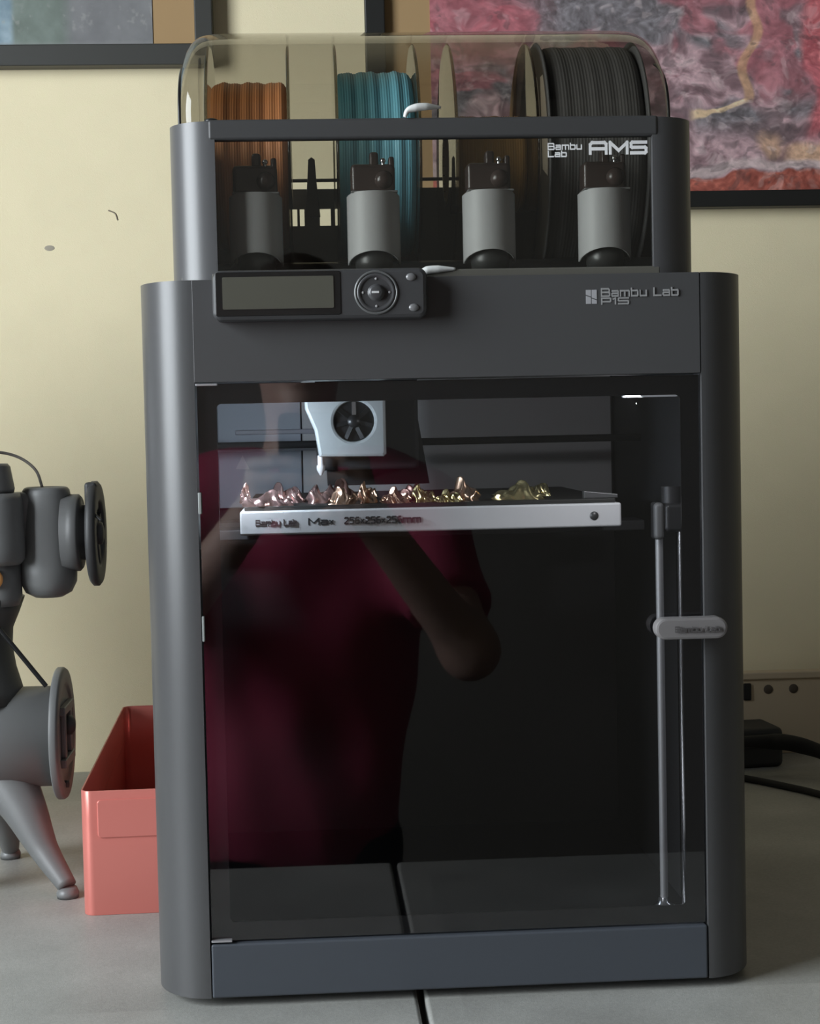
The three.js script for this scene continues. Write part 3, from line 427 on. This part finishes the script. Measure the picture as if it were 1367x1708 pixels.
// ---------------------------------------------------------------- grey cast machine at the left edge
{
  const t = thing('bench_machine', 'grey cast metal bench machine with side wheel and splayed feet at left', 'machine', [0, 0, 0]);
  const zc = -0.32, c = M.cast;
  part('housing', [lathe([[0, 0.2335], [0.011, 0.234], [0.0185, 0.238], [0.0225, 0.246], [0.0232, 0.256], [0.0214, 0.295], [0.0196, 0.3165], [0.0188, 0.3205], [0.0172, 0.3225], [0.0152, 0.3232], [0.0145, 0.3226], [0, 0.3226]], 48).translate(-0.3015, 0, zc),
    lathe([[0, 0.262], [0.018, 0.2625], [0.0222, 0.267], [0.0226, 0.275], [0.0215, 0.314], [0.0195, 0.3195], [0, 0.32]], 48).translate(-0.3385, 0, zc + 0.022), box(-0.345, -0.302, 0.262, 0.3195, zc - 0.012, zc + 0.016, 0.006), lathe([[0, 0.228], [0.0165, 0.229], [0.0195, 0.236], [0.019, 0.265], [0, 0.266]], 40).translate(-0.3405, 0, zc + 0.012)], c, t);
  part('cap', lathe([[0, 0.319], [0.0195, 0.319], [0.0205, 0.323], [0.0175, 0.3405], [0.0155, 0.343], [0, 0.3436]], 40).translate(-0.3435, 0, zc + 0.02), c, t);
  part('collar', latheX([[0, -0.288], [0.0315, -0.288], [0.0312, -0.2755], [0.029, -0.2735], [0.0225, -0.2735], [0.022, -0.268], [0, -0.268]], 48).translate(0, 0.2855, zc), std(lin(0.07, 0.07, 0.07), 0.5), t);
  const wheel = part('wheel', [latheX([[0.026, -0.2665], [0.040, -0.2665], [0.0425, -0.2645], [0.0425, -0.2605], [0.040, -0.2585], [0.028, -0.2585], [0.026, -0.2605], [0.026, -0.2665]], 56).translate(0, 0.2845, zc), ...[0, 1, 2, 3].map((k) => box(-0.2655, -0.2605, -0.004, 0.004, 0, 0.03, 0.001).rotateX(k * Math.PI / 2 + 0.5).translate(0, 0.2845, zc)), latheX([[0, -0.267], [0.009, -0.267], [0.009, -0.2575], [0.005, -0.256], [0, -0.256]], 28).translate(0, 0.2845, zc)], M.castDark, t, 'dark side wheel');
  part('wheel_lever', [taper([[-0.262, 0.303, zc + 0.03], [-0.258, 0.3005, zc + 0.034], [-0.2535, 0.2965, zc + 0.036]], [0.0016, 0.0014, 0.001], 12, 8), box(-0.269, -0.259, 0.303, 0.3265, zc + 0.004, zc + 0.016, 0.003)], M.castDark, wheel);
  part('wire', taper([[-0.365, 0.349, zc - 0.01], [-0.345, 0.3522, zc - 0.012], [-0.325, 0.3475, zc - 0.014], [-0.311, 0.3365, zc - 0.012], [-0.3055, 0.3225, zc - 0.008]], [0.0012, 0.0012], 30, 8), std(lin(0.2, 0.18, 0.16), 0.5), t);
  part('amber_glint', new THREE.SphereGeometry(0.0065, 20, 14).scale(1, 1.15, 0.6).translate(-0.3385, 0.2520, zc + 0.0335), std(lin(0.95, 0.45, 0.14), 0.35), t, 'orange glint spot');  // orange bead standing in for a small warm light spot
  part('neck', lathe([[0, 0.150], [0.04, 0.150], [0.0365, 0.164], [0.0325, 0.178], [0.030, 0.195], [0.031, 0.21], [0.0365, 0.223], [0.041, 0.235], [0.0, 0.236]], 40).translate(-0.3625, 0, zc), std(lin(0.075, 0.078, 0.076), 0.5), t);
  part('stay_rod', taper([[-0.338, 0.212, zc + 0.025], [-0.3045, 0.163, zc + 0.012]], [0.0019, 0.0019], 6, 10), M.black, t);
  part('barrel', latheX([[0, -0.43], [0.036, -0.43], [0.0402, -0.424], [0.0405, -0.37], [0.0405, -0.297], [0, -0.297]], 56).translate(0, 0.1205, zc), c, t);
  const fl = part('flange', latheX([[0, -0.3055], [0.0525, -0.3055], [0.0535, -0.3045], [0.0535, -0.3005], [0.052, -0.2985], [0.041, -0.2985], [0.039, -0.3005], [0, -0.3005]], 64).translate(0, 0.1225, zc), c, t); fl.position.x = 0.0075;
  parts('clamp_bar', [box(-0.3005, -0.2955, 0.140, 0.147, zc - 0.026, zc + 0.026, 0.001), box(-0.3005, -0.2955, 0.098, 0.105, zc - 0.026, zc + 0.026, 0.001), box(-0.3005, -0.2965, 0.105, 0.140, zc + 0.012, zc + 0.019, 0.001), box(-0.3005, -0.2965, 0.105, 0.140, zc - 0.019, zc - 0.012, 0.001)], std(lin(0.15, 0.15, 0.15), 0.45, 0.3), fl);
  part('knob', latheX([[0, -0.3005], [0.008, -0.3], [0.008, -0.294], [0.0045, -0.2915], [0, -0.291]], 24).translate(0, 0.129, zc), M.castDark, fl);
  part('flange_bolt', latheX([[0, -0.3], [0.003, -0.3], [0.003, -0.2965], [0, -0.296]], 12).translate(0, 0.0825, zc + 0.01), M.castDark, fl);
  // invented, out of frame: round head on a post, added to shade the lower left wall
  part('shade_drum', latheX([[0, -0.74], [0.09, -0.74], [0.103, -0.73], [0.105, -0.6], [0.105, -0.43], [0.095, -0.415], [0.03, -0.41], [0.03, -0.36], [0, -0.36]], 48).translate(0, 0.35, zc - 0.02), c, t);
  part('shade_column', lathe([[0, 0], [0.09, 0], [0.09, 0.015], [0.05, 0.03], [0.04, 0.1], [0.04, 0.32], [0, 0.32]], 40).translate(-0.61, 0, zc - 0.02), c, t);
  const leg = (b) => [taper([[-0.345, 0.094, zc], [-0.345 + b[0] * 0.35, 0.066, zc + b[1] * 0.35], [-0.345 + b[0] * 0.65, 0.035, zc + b[1] * 0.65], [-0.345 + b[0], 0.0085, zc + b[1]]], [0.026, 0.018, 0.0115, 0.0075], 30, 16)];
  for (const b of [[0.058, 0.048], [-0.085, 0.05], [-0.01, -0.085]]) { const l = part('leg', leg(b), c, t); part('foot_pad', lathe([[0, 0], [0.0085, 0], [0.009, 0.004], [0.007, 0.0085], [0, 0.009]], 20).translate(-0.345 + b[0], 0, zc + b[1]), std(lin(0.16, 0.165, 0.165), 0.4), l); }
}

// ---------------------------------------------------------------- behind the printer at the right
{
  const t = thing('wooden_board', 'pale wooden board with dark holes standing by the wall right of the printer', 'board', [0, 0, -0.752]);
  const wm = std(lin(0.6, 0.49, 0.34), 0.7);
  part('plank', [box(0.2, 0.62, 0, 0.082, -0.006, 0.006, 0.001), box(0.2, 0.62, 0.082, 0.0905, -0.008, 0.009, 0.002)], wm, t);
  part('hole_plug', [box(0.3785, 0.3875, 0.0595, 0.0785, 0.005, 0.0085, 0.002)], M.black, t);
  for (const x of [0.4065, 0.4345]) part('hole_plug', latheZ([[0, 0.004], [0.0055, 0.004], [0.005, 0.0066], [0, 0.0068]], 20).translate(x, 0.071, 0), std(lin(0.09, 0.07, 0.05), 0.7), t);
  const cb = part('power_cable', taper([[0.27, 0.02, -0.60], [0.33, 0.035, -0.63], [0.375, 0.034, -0.64], [0.395, 0.034, -0.63], [0.42, 0.028, -0.615], [0.445, 0.018, -0.58], [0.48, 0.0085, -0.54], [0.56, 0.0065, -0.52]], [0.005, 0.005, 0.0085, 0.0085, 0.0062, 0.0062, 0.0062], 60, 14), M.blackMatte, scene);
  cb.name = numbered('power_cable'); cb.userData = { label: 'thick black power cable arching down right of the printer', category: 'cable' };
  const c2 = part('power_cable', taper([[0.3, 0.0035, -0.66], [0.35, 0.0035, -0.6], [0.385, 0.0035, -0.545], [0.41, 0.0035, -0.5], [0.47, 0.0035, -0.46]], [0.0035, 0.0035], 40, 10), M.blackMatte, scene);
  c2.name = numbered('power_cable'); c2.userData = { label: 'thin black cable lying flat on the table below the thick one', category: 'cable' };
  const b = thing('power_adapter', 'dark power adapter box lying on the table behind the printer at right', 'adapter', [0.345, 0, -0.698], 0.1);
  part('case', box(-0.055, 0.055, 0, 0.042, -0.03, 0.03, 0.006), std(lin(0.03, 0.03, 0.03), 0.6), b);
  part('seam_band', box(-0.0554, 0.0554, 0.02, 0.022, -0.0304, 0.0304, 0.0008), M.black, b);
}

// ---------------------------------------------------------------- the photographer, seen in the door glass
{
  function sdfMesh(c, half, res, fn) {                               // surface of a distance field over a cube
    const mc = new MarchingCubes(res, undefined, false, false, 400000); mc.isolation = 0;
    const hs = res / 2;
    for (let k = 0; k < res; k++) for (let j = 0; j < res; j++) for (let i = 0; i < res; i++)
      mc.field[i + j * res + k * res * res] = -fn(c[0] + (i - hs) / hs * half, c[1] + (j - hs) / hs * half, c[2] + (k - hs) / hs * half);
    mc.update();
    const n = mc.count, g = new THREE.BufferGeometry(), P = new Float32Array(mc.positionArray.slice(0, n * 3));
    for (let i = 0; i < n; i++) for (let q = 0; q < 3; q++) P[3 * i + q] = c[q] + P[3 * i + q] * half;
    g.setAttribute('position', new THREE.BufferAttribute(P, 3));
    const m = mergeVertices(g, 1e-5); m.computeVertexNormals(); return m;
  }
  const cap = (x, y, z, a, b) => {                                   // tapered capsule between joints [x, y, z, r]
    const dx = b[0] - a[0], dy = b[1] - a[1], dz = b[2] - a[2], t = Math.max(0, Math.min(1, ((x - a[0]) * dx + (y - a[1]) * dy + (z - a[2]) * dz) / (dx * dx + dy * dy + dz * dz + 1e-12)));
    return Math.hypot(x - a[0] - dx * t, y - a[1] - dy * t, z - a[2] - dz * t) - (a[3] + (b[3] - a[3]) * t);
  };
  const smin = (a, b, k) => { const h = Math.max(0, k - Math.abs(a - b)) / k; return Math.min(a, b) - h * h * k / 4; };
  const all = (x, y, z, list, k) => { let d = 9; for (const [a, b] of list) d = smin(d, cap(x, y, z, a, b), k); return d; };
  const ell = (x, y, z, c, r) => { const q = Math.hypot((x - c[0]) / r[0], (y - c[1]) / r[1], (z - c[2]) / r[2]); return (q - 1) * Math.min(...r); };
  // joints of a person kneeling upright, facing the printer (-z)
  const neck = [-0.1, 0.28, 1.415, 0.052], head0 = [-0.1, 0.5, 1.40];
  const shL = [-0.265, 0.235, 1.41, 0.052], shR = [0.065, 0.235, 1.41, 0.052];
  const elL = [-0.3, 0.085, 1.22, 0.036], elR = [0.125, 0.06, 1.22, 0.036];
  const wrL = [-0.158, 0.268, 1.105, 0.026], wrR = [-0.018, 0.262, 1.105, 0.026];
  const hipL = [-0.24, -0.27, 1.45, 0.085], hipR = [-0.07, -0.27, 1.45, 0.085];
  const knL = [-0.27, -0.675, 1.4, 0.062], knR = [-0.04, -0.675, 1.4, 0.062];
  const anL = [-0.25, -0.69, 1.8, 0.04], anR = [-0.06, -0.69, 1.8, 0.04], toL = [-0.25, -0.71, 1.98, 0.028], toR = [-0.06, -0.71, 1.98, 0.028];
  const torso = [[[-0.2, 0.21, 1.42, 0.085], [-0.225, -0.24, 1.45, 0.09]], [[0.0, 0.21, 1.42, 0.085], [-0.085, -0.24, 1.45, 0.09]], [[-0.1, 0.2, 1.42, 0.09], [-0.155, -0.25, 1.45, 0.1]], [[-0.22, 0.25, 1.42, 0.05], [0.02, 0.25, 1.42, 0.05]]];
  const armsUp = [[shL, elL], [shR, elR]], fore = [[elL, wrL], [elR, wrR]];
  const legs = [[hipL, knL], [hipR, knR], [[...knL.slice(0, 3), 0.06], anL], [[...knR.slice(0, 3), 0.06], anR]];
  const skin = std(lin(0.5, 0.33, 0.27), 0.55);
  const body = sdfMesh([-0.1, -0.1, 1.5], 0.72, 112, (x, y, z) => smin(all(x, y, z, torso, 0.07), smin(all(x, y, z, [...armsUp, ...fore], 0.03), smin(all(x, y, z, [...legs, [anL, toL], [anR, toR]], 0.04), cap(x, y, z, neck, [-0.1, 0.43, 1.405, 0.048]), 0.04), 0.05), 0.05));
  // head with brow, nose, lips, chin and ears
  const head = sdfMesh(head0, 0.16, 96, (X, Y, Z) => {
    const x = X - head0[0], y = Y - head0[1], z = Z - head0[2];
    let d = ell(x, y, z, [0, 0.03, 0.008], [0.074, 0.092, 0.094]);
    d = smin(d, ell(x, y, z, [0, -0.045, -0.022], [0.056, 0.07, 0.066]), 0.04);
    d = smin(d, cap(x, y, z, [0, -0.1, 0.01, 0.05], [0, -0.16, 0.02, 0.05]), 0.03);
    d = smin(d, cap(x, y, z, [-0.034, 0.018, -0.078, 0.009], [0.034, 0.018, -0.078, 0.009]), 0.02);
    d = Math.max(d, -ell(x, y, z, [-0.031, 0.0, -0.094], [0.016, 0.011, 0.013])); d = Math.max(d, -ell(x, y, z, [0.031, 0.0, -0.094], [0.016, 0.011, 0.013]));
    d = Math.min(d, ell(x, y, z, [-0.031, 0.0, -0.074], [0.0125, 0.0125, 0.0125]), ell(x, y, z, [0.031, 0.0, -0.074], [0.0125, 0.0125, 0.0125]));
    d = smin(d, cap(x, y, z, [0, 0.008, -0.084, 0.008], [0, -0.03, -0.102, 0.0115]), 0.012);
    d = smin(d, ell(x, y, z, [-0.012, -0.034, -0.09], [0.009, 0.008, 0.01]), 0.006); d = smin(d, ell(x, y, z, [0.012, -0.034, -0.09], [0.009, 0.008, 0.01]), 0.006);
    d = smin(d, ell(x, y, z, [0, -0.056, -0.084], [0.023, 0.006, 0.009]), 0.005); d = smin(d, ell(x, y, z, [0, -0.066, -0.083], [0.02, 0.007, 0.009]), 0.005);
    d = smin(d, ell(x, y, z, [0, -0.095, -0.07], [0.022, 0.016, 0.018]), 0.02);
    for (const s of [-1, 1]) d = smin(d, Math.max(ell(x, y, z, [s * 0.077, -0.005, 0.008], [0.013, 0.032, 0.021]), -ell(x, y, z, [s * 0.088, -0.003, 0.002], [0.009, 0.02, 0.012])), 0.006);
    return d;
  });
  // hands: a palm beside the phone, four fingers curling over its back, the thumb on its screen
  const hand = (s, w) => {
    const ex = -0.0893 + s * 0.039, y0 = 0.288, P = [ex + s * 0.026, y0, 1.078];
    const f = [[0.036, 0.0078, 0.034], [0.014, 0.0082, 0.04], [-0.008, 0.0079, 0.037], [-0.028, 0.007, 0.028]];
    return sdfMesh([ex + s * 0.02, y0, 1.078], 0.11, 76, (x, y, z) => {
      let d = ell(x, y, z, P, [0.019, 0.044, 0.024]);
      d = smin(d, cap(x, y, z, [w[0], w[1], w[2], 0.026], [P[0], P[1] - 0.02, P[2] + 0.004, 0.021]), 0.02);
      let fd = 9;
      for (const [dy, r, len] of f) {
        const a = [P[0] + s * 0.004, y0 + dy, 1.064, r + 0.0012], b = [ex + s * 0.006, y0 + dy + 0.003, 1.0545, r], c = [ex - s * len * 0.5, y0 + dy + 0.002, 1.052, r * 0.94], e = [ex - s * len * 0.85, y0 + dy, 1.0545, r * 0.84];
        fd = Math.min(fd, smin(cap(x, y, z, a, b), smin(cap(x, y, z, b, c), cap(x, y, z, c, e), 0.004), 0.004));
      }
      d = smin(d, fd, 0.006);
      const tb = smin(cap(x, y, z, [P[0], y0 - 0.018, 1.09, 0.0125], [ex + s * 0.002, y0 - 0.002, 1.087, 0.0102]), cap(x, y, z, [ex + s * 0.002, y0 - 0.002, 1.087, 0.0102], [ex - s * 0.018, y0 + 0.014, 1.0805, 0.0085]), 0.006);
      return smin(d, tb, 0.01);
    });
  };
  const whole = mergeGeometries([body, head, hand(-1, wrL), hand(1, wrR)].map(prep));
  const t = thing('person', 'person in dark red T-shirt kneeling and holding a phone, mirrored in the door glass', 'person', [0, 0, 0]);
  part('body', mergeVertices(whole, 1e-5), skin, t);
  part('shirt', sdfMesh([-0.09, 0.0, 1.4], 0.36, 84, (x, y, z) => {
    let d = smin(all(x, y, z, torso, 0.09) - 0.014, Math.max(all(x, y, z, armsUp, 0.03) - 0.02, Math.min(99, -(0.62 - Math.hypot(0, 0)) + 0), -9, (() => { const m = x < -0.1 ? [shL, elL] : [shR, elR]; const a = m[0], b = m[1], v = [b[0] - a[0], b[1] - a[1], b[2] - a[2]], L = Math.hypot(...v); return ((x - a[0]) * v[0] + (y - a[1]) * v[1] + (z - a[2]) * v[2]) / L - 0.7 * L; })()), 0.05);
    d += 0.006 * Math.sin(x * 62 + y * 14) * smooth(clamp((0.2 - y) * 3)) + 0.005 * Math.sin(x * 31 - y * 26 + 1);
    d = smin(d, Math.max(ell(x, y, z, [-0.17, -0.2, 1.44], [0.175, 0.14, 0.15]), -9), 0.05);
    d = Math.max(d, -0.255 + 0.012 * Math.sin(x * 22) - y, cap(x, y, z, neck, [-0.1, 0.4, 1.4, 0.06]) * -1 - 0.012);
    return d;
  }), std(lin(0.40, 0.04, 0.10), 0.85), t, 'dark red T-shirt');
  part('trousers', sdfMesh([-0.155, -0.5, 1.6], 0.4, 72, (x, y, z) => Math.max(smin(all(x, y, z, legs, 0.05) - 0.014, all(x, y, z, [[[-0.225, -0.25, 1.45, 0.1], [-0.085, -0.25, 1.45, 0.1]]], 0.05) - 0.012, 0.05), y + 0.13, z - 1.76, -0.7385 - y)), std(lin(0.015, 0.015, 0.018), 0.9), t, 'black trousers');
  part('hair', sdfMesh([head0[0], head0[1] + 0.03, head0[2]], 0.15, 64, (X, Y, Z) => { const x = X - head0[0], y = Y - head0[1], z = Z - head0[2]; let d = ell(x, y, z, [0, 0.035, 0.014], [0.083, 0.096, 0.1]); d += 0.0006 * Math.sin(x * 300 + z * 80); return Math.max(d, -(y - 0.05 + 0.85 * Math.max(0, z + 0.045)), -(z + 0.088)); }), std(lin(0.03, 0.02, 0.015), 0.7), t, 'short dark hair');
  const ph = thing('phone', 'black phone held upright in both hands of the kneeling person', 'phone', [-0.0893, 0.31, 1.0695]);
  part('case', extrude(rrect(-0.0375, 0.0375, -0.0775, 0.0775, 0.01), 0.0085, 0.0015).translate(0, 0, -0.0042), M.black, ph);
  part('camera_lens', [latheZ([[0, -0.0045], [0.007, -0.0045], [0.0072, -0.0058], [0.0055, -0.0062], [0.005, -0.0054], [0, -0.0054]], 28).translate(0, 0.0526, 0), latheZ([[0, -0.0045], [0.007, -0.0045], [0.0072, -0.0058], [0.0055, -0.0062], [0.005, -0.0054], [0, -0.0054]], 28).translate(0.019, 0.0526, 0)], phys(lin(0.02, 0.02, 0.025), 0.1), ph);
}
renderer.render(scene, camera);
